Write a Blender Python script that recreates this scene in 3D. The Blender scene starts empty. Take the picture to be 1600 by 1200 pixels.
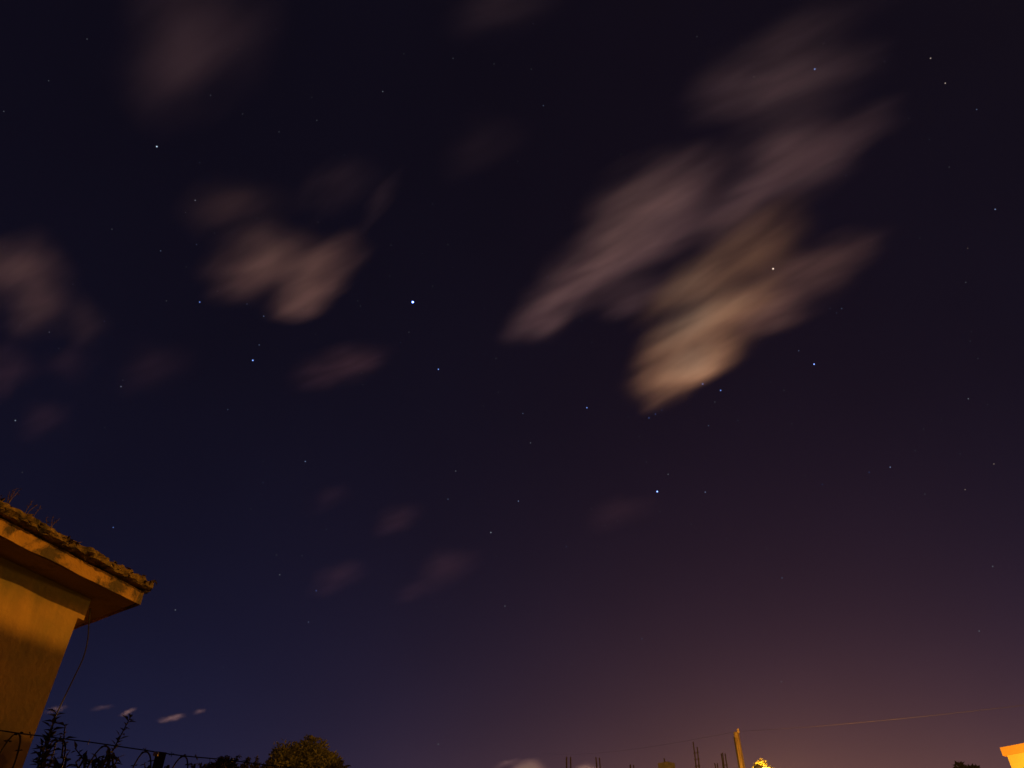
import bpy, bmesh, math, random
from mathutils import Vector, Matrix, Euler
import mathutils.noise as mnoise

random.seed(11)
SC = bpy.context.scene
COL = SC.collection
PI = math.pi
R = math.radians

# ------------------------------------------------------------------ camera
CAM_Z = 1.6
PITCH = R(38.0)
FPX = 1150.0
cd = bpy.data.cameras.new("camera")
cd.sensor_width = 36.0
cd.lens = 36.0 * FPX / 1600.0
cd.clip_start = 0.05
cd.clip_end = 80000.0
cam = bpy.data.objects.new("camera", cd)
cam.location = (0, 0, CAM_Z)
cam.rotation_euler = (PI / 2 + PITCH, 0, 0)
COL.objects.link(cam)
SC.camera = cam
SC.view_settings.view_transform = 'Standard'
SC.view_settings.look = 'None'
SC.view_settings.gamma = 1.0
SC.view_settings.exposure = 0.0
SC.cycles.volume_bounces = 0
SC.cycles.max_bounces = 6
SC.cycles.transparent_max_bounces = 24
SC.cycles.volume_max_steps = 256
SC.cycles.use_denoising = True


# ------------------------------------------------------------------ world: a light-polluted night sky
class NT:
    """small helper for writing node trees"""
    def __init__(s, tree):
        s.t = tree
        s.n = tree.nodes
        s.l = tree.links

    def node(s, kind, **kw):
        n = s.n.new(kind)
        for k, v in kw.items():
            setattr(n, k, v)
        return n

    def put(s, sock, v):
        if isinstance(v, bpy.types.NodeSocket):
            s.l.new(v, sock)
        elif v is not None:
            sock.default_value = v

    def m(s, op, a, b=None, c=None, clamp=False):
        n = s.node('ShaderNodeMath', operation=op)
        n.use_clamp = clamp
        s.put(n.inputs[0], a)
        s.put(n.inputs[1], b)
        s.put(n.inputs[2], c)
        return n.outputs[0]

    def v(s, op, a, b=None):
        n = s.node('ShaderNodeVectorMath', operation=op)
        s.put(n.inputs[0], a)
        s.put(n.inputs[1], b)
        return n.outputs['Value'] if op in ('DOT_PRODUCT', 'LENGTH') else n.outputs[0]

    def scale(s, a, f):
        n = s.node('ShaderNodeVectorMath', operation='SCALE')
        s.put(n.inputs[0], a)
        s.put(n.inputs[3], f)
        return n.outputs[0]

    def noise(s, vec, scale, detail=3.0, rough=0.55, dist=0.0, out='Fac'):
        n = s.node('ShaderNodeTexNoise')
        s.put(n.inputs['Vector'], vec)
        n.inputs['Scale'].default_value = scale
        n.inputs['Detail'].default_value = detail
        n.inputs['Roughness'].default_value = rough
        n.inputs['Distortion'].default_value = dist
        return n.outputs[out]

    def rng(s, val, a, b, c=0.0, d=1.0, smooth=False):
        n = s.node('ShaderNodeMapRange')
        n.interpolation_type = 'SMOOTHSTEP' if smooth else 'LINEAR'
        s.put(n.inputs[0], val)
        for k, x in enumerate((a, b, c, d)):
            n.inputs[1 + k].default_value = x
        return n.outputs[0]

    def mapping(s, vec, kind, loc, rot, scl):
        n = s.node('ShaderNodeMapping', vector_type=kind)
        s.put(n.inputs[0], vec)
        n.inputs[1].default_value = loc
        n.inputs[2].default_value = rot
        n.inputs[3].default_value = scl
        return n.outputs[0]

    def mix(s, f, a, b):
        n = s.node('ShaderNodeMix', data_type='RGBA')
        s.put(n.inputs[0], f)
        for sock, val in ((n.inputs[6], a), (n.inputs[7], b)):
            if isinstance(val, tuple):
                val = (val[0], val[1], val[2], 1.0)
            s.put(sock, val)
        return n.outputs[2]


world = bpy.data.worlds.new("World")
SC.world = world
world.use_nodes = True
wt = NT(world.node_tree)
wt.n.clear()
wg = wt.node('ShaderNodeTexCoord').outputs['Generated']
wx = wt.node('ShaderNodeSeparateXYZ')
wt.l.new(wg, wx.inputs[0])
WX, WY, WZ = wx.outputs
zc = wt.m('MAXIMUM', WZ, 0.0)
hl = wt.m('SQRT', wt.m('MAXIMUM', wt.m('SUBTRACT', 1.0, wt.m('MULTIPLY', WZ, WZ)), 1e-5))
TOWN_AZ = R(20.0)                                     # the town lies ahead, right of centre
hd = wt.m('DIVIDE', wt.m('ADD', wt.m('MULTIPLY', WX, math.sin(TOWN_AZ)), wt.m('MULTIPLY', WY, math.cos(TOWN_AZ))), hl)
g = wt.m('EXPONENT', wt.m('DIVIDE', wt.m('SUBTRACT', hd, 1.0), 0.088))
e1 = wt.m('EXPONENT', wt.m('DIVIDE', zc, -0.08))
e2 = wt.m('EXPONENT', wt.m('DIVIDE', zc, -0.20))
g1 = wt.m('MULTIPLY', g, e1)
g2 = wt.m('MULTIPLY', g, e2)
acc = wt.v('ADD', (0.0029, 0.0025, 0.0071), wt.scale((0.0, 0.0096, 0.001), e1))
acc = wt.v('ADD', acc, wt.scale((0.0125, 0.0188, 0.080), e2))
acc = wt.v('ADD', acc, wt.scale((0.610, 0.2560, 0.04), g1))
acc = wt.v('ADD', acc, wt.scale((0.0500, 0.0115, 0.0095), g2))
# very faint uneven airglow, a few per cent
wn = wt.rng(wt.noise(wg, 2.2, 3.0), 0.3, 0.7, 0.9, 1.1)
acc = wt.scale(acc, wn)
bg = wt.node('ShaderNodeBackground')
wt.l.new(acc, bg.inputs[0])
bg.inputs[1].default_value = 1.0
wo = wt.node('ShaderNodeOutputWorld')
wt.l.new(bg.outputs[0], wo.inputs[0])

# ------------------------------------------------------------------ the one sun: a warm light from below the horizon;
# the ground keeps it off everything near, only the clouds high above catch it
SUN_AZ, SUN_EL = R(30.0), R(-18.0)
sl = bpy.data.lights.new("sun", 'SUN')
sl.energy = 4.8
sl.angle = R(0.5)
sl.color = (1.0, 0.57, 0.34)
sun = bpy.data.objects.new("sun", sl)
sd = Vector((math.sin(SUN_AZ) * math.cos(SUN_EL), math.cos(SUN_AZ) * math.cos(SUN_EL), math.sin(SUN_EL)))
sun.rotation_euler = (-sd).to_track_quat('-Z', 'Y').to_euler()
sun.location = (0, 0, 60)
COL.objects.link(sun)

# ------------------------------------------------------------------ helpers
CP, SP = math.cos(PITCH), math.sin(PITCH)


def ray(x, y):
    """direction in the world of a point of the 1600 x 1200 photograph"""
    dx, dy = x - 800.0, 600.0 - y
    return Vector((dx, FPX * CP - dy * SP, FPX * SP + dy * CP)).normalized()


def at_z(x, y, z):
    d = ray(x, y)
    k = (z - CAM_Z) / d.z
    return Vector((d.x * k, d.y * k, z))


def at_d(x, y, dist):
    """point at a horizontal distance from the camera"""
    d = ray(x, y)
    k = dist / math.hypot(d.x, d.y)
    return Vector((d.x * k, d.y * k, CAM_Z + d.z * k))


def tag(o, label=None, cat=None, group=None, kind=None):
    for k, v in (('label', label), ('category', cat), ('group', group), ('kind', kind)):
        if v:
            o[k] = v
    return o


def empty(name, loc, rz=0.0):
    o = bpy.data.objects.new(name, None)
    o.empty_display_size = 0.2
    o.location = loc
    o.rotation_euler = (0, 0, rz)
    COL.objects.link(o)
    return o


class MB:
    """collects shapes in world coordinates, built as ONE mesh object"""
    def __init__(s):
        s.bm = bmesh.new()

    def face(s, pts):
        try:
            s.bm.faces.new([s.bm.verts.new(p) for p in pts])
        except ValueError:
            pass

    def prism(s, poly, z0, z1):
        """poly: list of (x, y) anticlockwise"""
        b = [s.bm.verts.new((p[0], p[1], z0)) for p in poly]
        t = [s.bm.verts.new((p[0], p[1], z1)) for p in poly]
        n = len(poly)
        s.bm.faces.new(t)
        s.bm.faces.new(b[::-1])
        for i in range(n):
            j = (i + 1) % n
            s.bm.faces.new((b[i], b[j], t[j], t[i]))

    def box(s, c, dx, dy, dz, sx, sy, sz):
        vs = []
        for k in (-1, 1):
            for a, b in ((-1, -1), (1, -1), (1, 1), (-1, 1)):
                vs.append(s.bm.verts.new(Vector(c) + dx * (a * sx / 2) + dy * (b * sy / 2) + dz * (k * sz / 2)))
        for q in ((3, 2, 1, 0), (4, 5, 6, 7), (0, 1, 5, 4), (1, 2, 6, 5), (2, 3, 7, 6), (3, 0, 4, 7)):
            s.bm.faces.new([vs[i] for i in q])

    def tube(s, pts, r, n=6, r1=None, cap=True):
        pts = [Vector(p) for p in pts]
        rings = []
        N = len(pts)
        prev = None
        for i, p in enumerate(pts):
            t = (pts[min(i + 1, N - 1)] - pts[max(i - 1, 0)]).normalized()
            if prev is None:
                a = t.cross(Vector((0.31, 0.17, 0.93)))
                if a.length < 0.1:
                    a = t.cross(Vector((1, 0, 0)))
                a.normalize()
            else:
                a = (prev - t * prev.dot(t)).normalized()
            prev = a
            b = t.cross(a)
            rr = r if r1 is None else r + (r1 - r) * i / max(N - 1, 1)
            rings.append([s.bm.verts.new(p + (a * math.cos(2 * PI * k / n) + b * math.sin(2 * PI * k / n)) * rr) for k in range(n)])
        for A, B in zip(rings[:-1], rings[1:]):
            for k in range(n):
                j = (k + 1) % n
                s.bm.faces.new((A[k], A[j], B[j], B[k]))
        if cap:
            s.bm.faces.new(rings[0][::-1])
            s.bm.faces.new(rings[-1])

    def lathe(s, c, prof, n=20, ax=Vector((0, 0, 1))):
        """prof: list of (radius, height) along ax from c"""
        a = ax.orthogonal().normalized()
        b = ax.cross(a)
        rings = []
        for r, h in prof:
            rings.append([s.bm.verts.new(Vector(c) + ax * h + (a * math.cos(2 * PI * k / n) + b * math.sin(2 * PI * k / n)) * max(r, 1e-4)) for k in range(n)])
        for A, B in zip(rings[:-1], rings[1:]):
            for k in range(n):
                j = (k + 1) % n
                s.bm.faces.new((A[k], A[j], B[j], B[k]))
        s.bm.faces.new(rings[0][::-1])
        s.bm.faces.new(rings[-1])

    def leaf(s, p, d, up, L, W, bend=0.15):
        """a folded pointed leaf from p along d"""
        d = d.normalized()
        side = d.cross(up)
        if side.length < 1e-3:
            side = d.orthogonal()
        side.normalize()
        nrm = side.cross(d).normalized()
        a = s.bm.verts.new(p)
        m1 = s.bm.verts.new(p + d * L * 0.45 - nrm * L * bend * 0.3)
        tip = s.bm.verts.new(p + d * L - nrm * L * bend)
        l = s.bm.verts.new(p + d * L * 0.45 + side * W * 0.5 + nrm * W * 0.15)
        r = s.bm.verts.new(p + d * L * 0.45 - side * W * 0.5 + nrm * W * 0.15)
        s.bm.faces.new((a, m1, l))
        s.bm.faces.new((a, r, m1))
        s.bm.faces.new((m1, tip, l))
        s.bm.faces.new((m1, r, tip))

    def build(s, name, mat, parent=None, origin=None, smooth=False):
        me = bpy.data.meshes.new(name)
        if origin is None:
            origin = parent.matrix_basis.translation if parent is not None else None
        if parent is not None:
            org = Vector((0, 0, 0))
            q = parent
            while q is not None:
                org += q.location
                q = q.parent
        else:
            if origin is None:
                xs = [v.co.x for v in s.bm.verts]
                ys = [v.co.y for v in s.bm.verts]
                zs = [v.co.z for v in s.bm.verts]
                origin = Vector(((min(xs) + max(xs)) / 2, (min(ys) + max(ys)) / 2, min(zs)))
            org = Vector(origin)
        for v in s.bm.verts:
            v.co -= org
        s.bm.to_mesh(me)
        s.bm.free()
        me.materials.append(mat)
        if smooth:
            for p in me.polygons:
                p.use_smooth = True
        o = bpy.data.objects.new(name, me)
        COL.objects.link(o)
        if parent is not None:
            o.parent = parent
        else:
            o.location = org
        return o


def new_mat(name):
    m = bpy.data.materials.new(name)
    m.use_nodes = True
    t = NT(m.node_tree)
    t.n.clear()
    out = t.node('ShaderNodeOutputMaterial')
    return m, t, out


def rough_mat(name, c0, c1, scale=6.0, rough=0.85, bump=0.2, c2=None, patch=(0.52, 0.64), patch_scale=2.0, stretch=(1, 1, 1), bump_scale=40.0, metallic=0.0):
    """two-tone noisy surface with optional patches of a third colour"""
    m, t, out = new_mat(name)
    b = t.node('ShaderNodeBsdfPrincipled')
    co = t.mapping(t.node('ShaderNodeTexCoord').outputs['Object'], 'POINT', (0, 0, 0), (0, 0, 0), stretch)
    col = t.mix(t.rng(t.noise(co, scale, 5.0, 0.6), 0.35, 0.68), c0, c1)
    if c2:
        f = t.rng(t.noise(co, patch_scale, 6.0, 0.68, 0.4), patch[0], patch[1])
        col = t.mix(f, col, c2)
    t.l.new(col, b.inputs['Base Color'])
    b.inputs['Roughness'].default_value = rough
    b.inputs['Metallic'].default_value = metallic
    if bump:
        bp = t.node('ShaderNodeBump')
        bp.inputs['Strength'].default_value = bump
        bp.inputs['Distance'].default_value = 0.02
        t.l.new(t.noise(co, bump_scale, 6.0, 0.6), bp.inputs['Height'])
        t.l.new(bp.outputs[0], b.inputs['Normal'])
    t.l.new(b.outputs[0], out.inputs[0])
    return m


def leaf_mat(name, c0, c1, scale=3.0):
    m, t, out = new_mat(name)
    b = t.node('ShaderNodeBsdfPrincipled')
    co = t.node('ShaderNodeTexCoord').outputs['Object']
    t.l.new(t.mix(t.rng(t.noise(co, scale, 4.0), 0.35, 0.65), c0, c1), b.inputs['Base Color'])
    b.inputs['Roughness'].default_value = 0.6
    tr = t.node('ShaderNodeBsdfTranslucent')
    tr.inputs[0].default_value = (c1[0] * 1.1, c1[1] * 1.2, c1[2], 1)
    mx = t.node('ShaderNodeMixShader')
    mx.inputs[0].default_value = 0.25
    t.l.new(b.outputs[0], mx.inputs[1])
    t.l.new(tr.outputs[0], mx.inputs[2])
    t.l.new(mx.outputs[0], out.inputs[0])
    return m


def glow_mat(name, col, strength, sample=False):
    m, t, out = new_mat(name)
    e = t.node('ShaderNodeEmission')
    e.inputs[0].default_value = (*col, 1)
    e.inputs[1].default_value = strength
    t.l.new(e.outputs[0], out.inputs[0])
    m.cycles.emission_sampling = 'AUTO' if sample else 'NONE'
    return m


# ------------------------------------------------------------------ ground
M_ground = rough_mat('dry_soil', (0.07, 0.055, 0.04), (0.12, 0.095, 0.065), 0.8, 0.95, 0.4, (0.03, 0.045, 0.018), (0.5, 0.6), 0.25, bump_scale=6.0)
gb = MB()
rings = [0.0, 4, 12, 40, 150, 600, 1500, 3000]
prev = [gb.bm.verts.new((0, 0, 0))]
for r in rings[1:]:
    cur = [gb.bm.verts.new((r * math.cos(2 * PI * k / 48), r * math.sin(2 * PI * k / 48), 0)) for k in range(48)]
    for k in range(48):
        j = (k + 1) % 48
        if len(prev) == 1:
            gb.bm.faces.new((prev[0], cur[k], cur[j]))
        else:
            gb.bm.faces.new((prev[k], cur[k], cur[j], prev[j]))
    prev = cur
ground = gb.build('ground', M_ground, origin=(0, 0, 0))
tag(ground, kind='structure', label='dark bare ground with patches of grass below the fence', cat='ground')

# ------------------------------------------------------------------ the small house with the mossy slab roof
Z_SOF = 3.30                                           # underside of the slab


def h2(v):
    return Vector((v.x, v.y, 0))


E0, E1, E2 = at_z(0, 837, Z_SOF), at_z(215, 943, Z_SOF), at_z(119, 980, Z_SOF)
W0, W1 = at_z(0, 867, Z_SOF), at_z(143, 936, Z_SOF)
UU = h2(E0 - E1).normalized()                          # along the eave, back past the camera
VV = h2(E2 - E1).normalized()                          # along the end of the roof
NN = Vector((-UU.y, UU.x, 0))                          # out of the long wall
if NN.dot(-h2(W1)) < 0:
    NN = -NN
dE = at_d(219, 923, math.hypot(E1.x, E1.y))
Z_FAS = dE.z                                           # top of the painted fascia
dM = at_d(224, 905, math.hypot(E1.x, E1.y))
Z_TOP = dM.z                                           # top of the moss
HL, HD = 8.0, 4.6
house = empty('small_house', (W1.x, W1.y, 0))
tag(house, 'small ochre house with a mossy slab roof and orange fascia', 'house')


def para(o, u0, u1, v0, v1):
    pts = [o + UU * u0 + VV * v0, o + UU * u1 + VV * v0, o + UU * u1 + VV * v1, o + UU * u0 + VV * v1]
    area = sum(pts[i].x * pts[(i + 1) % 4].y - pts[(i + 1) % 4].x * pts[i].y for i in range(4))
    return [(p.x, p.y) for p in (pts if area > 0 else pts[::-1])]


def wall_material():
    m, t, out = new_mat('ochre_limewash')
    b = t.node('ShaderNodeBsdfPrincipled')
    co = t.node('ShaderNodeTexCoord').outputs['Object']
    cloudy = t.rng(t.noise(co, 3.4, 5.0, 0.6), 0.3, 0.7)
    col = t.mix(cloudy, (0.23, 0.165, 0.050), (0.46, 0.262, 0.072))
    # runs of dirt hanging from the top of the wall, each with a length of its own
    sep = t.node('ShaderNodeSeparateXYZ')
    t.l.new(co, sep.inputs[0])
    run = t.noise(t.mapping(co, 'POINT', (0, 0, 0), (0, 0, 0), (5.5, 5.5, 0.5)), 1.0, 3.0, 0.6)
    length = t.rng(run, 0.35, 0.68, 0.05, 0.24)
    depth = t.m('SUBTRACT', Z_SOF, sep.outputs[2])
    f = t.m('MULTIPLY', t.rng(t.m('DIVIDE', depth, length), 0.35, 1.25, 1.0, 0.0, True), 0.85)
    col = t.mix(f, col, (0.12, 0.105, 0.038))
    fine = t.rng(t.noise(t.mapping(co, 'POINT', (0, 0, 0), (0, 0, 0), (14, 14, 1.6)), 1.0, 4.0), 0.45, 0.75, 0.0, 0.45)
    col = t.mix(fine, col, (0.23, 0.14, 0.055))
    t.l.new(col, b.inputs['Base Color'])
    b.inputs['Roughness'].default_value = 0.9
    bp = t.node('ShaderNodeBump')
    bp.inputs['Strength'].default_value = 0.35
    bp.inputs['Distance'].default_value = 0.01
    t.l.new(t.noise(co, 35.0, 6.0), bp.inputs['Height'])
    t.l.new(bp.outputs[0], b.inputs['Normal'])
    t.l.new(b.outputs[0], out.inputs[0])
    return m


M_wall = wall_material()
M_fascia = rough_mat('peeling_orange_paint', (0.34, 0.18, 0.035), (0.42, 0.225, 0.045), 5.0, 0.8, 0.5, (0.07, 0.045, 0.02), (0.475, 0.585), 4.6, bump_scale=30)
M_soffit = rough_mat('stained_soffit', (0.20, 0.12, 0.06), (0.27, 0.16, 0.075), 3.0, 0.9, 0.3, (0.10, 0.06, 0.03), (0.52, 0.66), 3.0)
M_moss = rough_mat('moss_and_lichen', (0.15, 0.10, 0.028), (0.27, 0.17, 0.05), 14.0, 0.95, 0.8, (0.025, 0.02, 0.01), (0.44, 0.60), 11.0, bump_scale=60)
M_wire = rough_mat('weathered_wire', (0.025, 0.018, 0.016), (0.05, 0.03, 0.024), 30.0, 0.6, 0.0, metallic=0.6)
M_cable = rough_mat('black_cable', (0.015, 0.015, 0.017), (0.025, 0.024, 0.025), 10.0, 0.6, 0.0)

WX0 = W1 + UU * 0.045                                  # the wall stands back a little from the beam's end
b = MB()
b.prism(para(WX0, 0, HL - 1, 0.0, HD - 1.0), 0, Z_SOF - 0.13)
b.build('wall', M_wall, house)
b = MB()
b.prism(para(W1, 0, HL - 1 + 0.045, 0, HD - 1.0), Z_SOF - 0.13, Z_SOF - 0.002)
b.build('ring_beam', M_wall, house)
roof = MB()
roof.prism(para(E1 + UU * 0.01 + VV * 0.01, 0, HL, 0, HD), Z_SOF, Z_FAS - 0.004)
roof = roof.build('roof_slab', M_soffit, house)
# fascia: a rippled plaster face along the eave and round the end
b = MB()


def fascia_strip(p0, d, L, out_n, n, nz=4):
    g = []
    for i in range(n + 1):
        row = []
        for k in range(nz + 1):
            s_ = L * i / n
            p = p0 + d * s_
            w = mnoise.noise(Vector((p.x * 3.1, p.y * 3.1, k * 0.7))) * 0.006 + mnoise.noise(p * 11) * 0.003
            z = Z_SOF - 0.006 + (Z_FAS - Z_SOF + 0.002) * k / nz
            if k in (0, nz):
                z += mnoise.noise(Vector((p.x * 5, p.y * 5, 3.0 + k))) * 0.007
            row.append(b.bm.verts.new(Vector((p.x, p.y, z)) + out_n * (0.012 + w)))
        g.append(row)
    for i in range(n):
        for k in range(nz):
            b.bm.faces.new((g[i][k], g[i + 1][k], g[i + 1][k + 1], g[i][k + 1]))


VN = Vector((-VV.y, VV.x, 0))
if VN.dot(UU) > 0:
    VN = -VN
fascia_strip(h2(E1) - UU * 0.012, UU, HL, NN, 240)
fascia_strip(h2(E1) - VV * 0.0, VV, HD, VN, 120)
b.build('fascia', M_fascia, house)
# moss and debris that grows over the edge of the roof
b = MB()


def moss_strip(p0, d, L, out_n, n):
    prof = [(-0.30, 0.03), (-0.12, 1.0), (-0.03, 1.05), (0.030, 0.86), (0.052, 0.60), (0.056, 0.28), (0.050, 0.06), (0.036, -0.02), (-0.02, 0.0)]
    g = []
    hgt = Z_TOP - Z_FAS
    for i in range(n + 1):
        p = p0 + d * (L * i / n)
        lump = 0.72 + 0.50 * mnoise.noise(p * 2.6) + 0.30 * mnoise.noise(p * 8.0) + 0.25 * mnoise.noise(p * 21.0)
        row = []
        for k, (o_, h_) in enumerate(prof):
            q = p * 13.0 + Vector((0, 0, k * 1.7))
            j = mnoise.noise(q) * 0.022 + mnoise.noise(q * 2.7) * 0.014
            h = h_ * hgt * (lump if 0 < k < 4 else 1) + mnoise.noise(q * 1.9 + Vector((5, 1, 2))) * (0.014 if k < 5 else 0.006)
            row.append(b.bm.verts.new(Vector((p.x, p.y, Z_FAS + 0.006 + max(h, -0.008))) + out_n * (o_ + 0.012 + j)))
        g.append(row)
    for i in range(n):
        for k in range(len(prof) - 1):
            b.bm.faces.new((g[i][k], g[i + 1][k], g[i + 1][k + 1], g[i][k + 1]))


moss_strip(h2(E1) - UU * 0.015, UU, 5.0, NN, 420)
moss_strip(h2(E1) + NN * 0.012 + UU * 0.025, VV, 3.5, VN, 220)
# crumbs, dead leaves and tufts sitting in it
for i in range(800):
    s_ = random.random() ** 1.3 * 4.0
    o_ = random.uniform(-0.10, 0.072)
    p = h2(E1) + UU * (s_ - 0.04) + NN * o_
    hgt = (Z_TOP - Z_FAS) * (0.25 + 0.6 * random.random()) * (1.0 if o_ < 0.03 else 0.7)
    p.z = Z_FAS + hgt
    dd = Vector((random.uniform(-1, 1), random.uniform(-1, 1), random.uniform(-0.3, 0.9)))
    b.leaf(p, dd, Vector((0.3, 0.2, 1)), random.uniform(0.02, 0.05), random.uniform(0.012, 0.03), 0.3)
b.build('moss_edge', M_moss, house)

# weeds standing on the roof edge, thin dry stalks
M_dry = leaf_mat('dry_weed', (0.10, 0.055, 0.03), (0.16, 0.085, 0.045))


def roof_weed(x, y, y_top, n, spread, label):
    p0 = at_z(x, y, Z_TOP - 0.02)
    b = MB()
    for i in range(n):
        a = random.uniform(-1, 1)
        base = p0 + Vector((random.uniform(-.03, .03), random.uniform(-.03, .03), -0.03))
        H = (y - y_top) / FPX * p0.length * random.uniform(0.55, 1.05)
        tip = base + Vector((a * spread * H, random.uniform(-1, 1) * spread * H, H))
        mid = (base + tip) / 2 + Vector((-a * spread * H * 0.25, 0, H * 0.08))
        b.tube([base, mid, tip], 0.0022, 4, 0.0008)
        for k in range(5):
            q = mid.lerp(tip, random.random())
            b.leaf(q, Vector((random.uniform(-1, 1), random.uniform(-1, 1), random.uniform(0, 1))), Vector((0, 0, 1)), 0.018, 0.006)
    o = b.build('roof_weed', M_dry)
    tag(o, label, 'weed', 'dry weeds growing on the mossy roof')


roof_weed(6, 792, 764, 5, 0.3, 'tuft of thin dry weeds on the roof edge at the photo border')
roof_weed(38, 808, 782, 3, 0.3, 'sparse dry weed on the mossy roof beside the bigger tuft')
roof_weed(75, 824, 806, 3, 0.4, 'short dry sprig on the roof halfway to the eave corner')

# the loose cable that hangs from the soffit at the corner
c0 = at_z(139, 968, Z_SOF - 0.02)
dc = math.hypot(c0.x, c0.y)
pts = [at_z(141, 950, Z_SOF + 0.0)]
for k, (x, y) in enumerate(((139, 972), (137, 1000), (130, 1028), (116, 1058), (103, 1085), (92, 1108), (82, 1132), (74, 1165), (70, 1215))):
    pts.append(at_d(x, y, dc + 0.13 * min(k, 4)))
pts.append(Vector((pts[-1].x - 0.05, pts[-1].y - 0.1, 0.3)))
b = MB()


def smooth_path(pts, n=6):
    out = []
    P = [pts[0]] + list(pts) + [pts[-1]]
    for i in range(1, len(P) - 2):
        for k in range(n):
            t = k / n
            a, b_, c, d = P[i - 1], P[i], P[i + 1], P[i + 2]
            out.append(0.5 * ((2 * b_) + (c - a) * t + (2 * a - 5 * b_ + 4 * c - d) * t * t + (3 * b_ - a - 3 * c + d) * t ** 3))
    out.append(Vector(pts[-1]))
    return out


b.tube(smooth_path(pts), 0.0042, 6)
tag(b.build('hanging_cable', M_cable), 'thin black cable hanging loose from the house eave corner', 'cable')

# ------------------------------------------------------------------ fence with barbed wire and a razor coil
ZW = 2.30
FP = [at_z(-260, 1106, ZW), at_z(0, 1140, ZW), at_z(160, 1163, ZW), at_z(248, 1176, ZW), at_z(345, 1187, ZW)]
fdir = h2(FP[4] - FP[3]).normalized()
FP.append(FP[4] + fdir * 1.6)
fence = empty('wire_fence', (FP[3].x, FP[3].y, 0))
tag(fence, 'barbed wire fence with razor coil loops in front of the house', 'fence')
M_post = rough_mat('rusty_post', (0.03, 0.022, 0.018), (0.06, 0.04, 0.028), 12.0, 0.8, 0.3)
M_ceramic = rough_mat('glazed_insulator', (0.55, 0.42, 0.26), (0.66, 0.5, 0.32), 8.0, 0.3, 0.0)


def strand(dz, sag):
    b = MB()
    path = []
    for i in range(len(FP) - 1):
        A, B = FP[i], FP[i + 1]
        n = max(3, int((B - A).length / 0.05))
        for k in range(n):
            p = A.lerp(B, k / n)
            p.z += dz + mnoise.noise(p * 4) * 0.006
            path.append(p)
    path.append(FP[-1] + Vector((0, 0, dz)))
    b.tube(path, 0.0024, 5)
    run = 0.0
    for p, q in zip(path[:-1], path[1:]):
        run += (q - p).length
        if run > 0.105:
            run = 0
            for s_ in (0, 1):
                a = Vector((random.uniform(-1, 1), random.uniform(-1, 1), random.uniform(-1, 1))).normalized()
                b.tube([p - a * 0.012, p + a * 0.012], 0.0016, 4)
    return b.build('barbed_wire', M_wire, fence)


strand(0, 0)
strand(-0.55, 0)
strand(-1.1, 0)


def coil():
    b = MB()
    path = []
    r = 0.20
    # each loop is tied to the top strand
    ties = [at_z(x, y, ZW) for x, y in ((-220, 1111), (-160, 1119), (-100, 1127), (-40, 1135), (26, 1144), (95, 1154), (163, 1164), (226, 1173), (286, 1180), (342, 1187))]
    for i in range(len(ties) - 1):
        A, B = ties[i], ties[i + 1]
        d = h2(B - A).normalized()
        s = Vector((-d.y, d.x, 0))
        for k in range(28):
            a = 2 * PI * k / 28
            wob = 1 + 0.10 * mnoise.noise(Vector((i * 3.1, k / 9, 5)))
            p = A.lerp(B, k / 28)
            path.append(p - d * (0.05 * math.sin(a)) + s * math.sin(a) * r * 0.6 * wob + Vector((0, 0, (math.cos(a) - 1) * r * wob - .004)))
    b.tube(path, 0.0032, 5)
    run = 0
    for i in range(1, len(path) - 1):
        run += (path[i] - path[i - 1]).length
        if run > 0.075:
            run = 0
            t = (path[i + 1] - path[i - 1]).normalized()
            n = t.orthogonal().normalized()
            for s_ in (-1, 1):
                b.leaf(path[i], t * 0.3 * s_ + n * s_, t, 0.016, 0.010, 0.0)
    return b.build('razor_coil', M_wire, fence)


coil()


def fpost(P, top, head=False):
    b = MB()
    s = Vector((-fdir.y, fdir.x, 0))
    t = 0.042
    b.box((P.x, P.y, top / 2), fdir, s, Vector((0, 0, 1)), t, 0.005, top)
    b.box(Vector((P.x, P.y, top / 2)) + fdir * (t / 2 - 0.0028) + s * (t / 2 + 0.003), fdir, s, Vector((0, 0, 1)), 0.005, t, top)
    p = b.build('post', M_post, fence)
    if head:
        c = at_d(246.5, 1178, math.hypot(P.x, P.y) - 0.03)
        b = MB()
        ax = (-fdir * 0.9 + s * 0.3).normalized()
        sc_ = .62
        b.lathe(c - ax * 0.004, [(a_ * sc_, b_ * sc_) for a_, b_ in ((0.006, 0), (0.015, 0.003), (0.016, 0.012), (0.010, 0.017), (0.016, 0.022), (0.013, 0.034), (0.004, 0.036))], 12, ax)
        b.build('insulator', M_ceramic, p)


pp = at_z(252, 1176.5, ZW)
fpost(pp, ZW + 0.004, True)
fpost(FP[0], ZW + 0.01)
fpost(FP[4] + fdir * 0.55, ZW + 0.01)

# ------------------------------------------------------------------ tall weeds along the fence
M_weed = leaf_mat('dark_weed_leaf', (0.016, 0.013, 0.012), (0.030, 0.020, 0.017), 9.0)
M_stem = rough_mat('weed_stem', (0.03, 0.02, 0.016), (0.06, 0.035, 0.025), 20.0, 0.8, 0.0)


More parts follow.
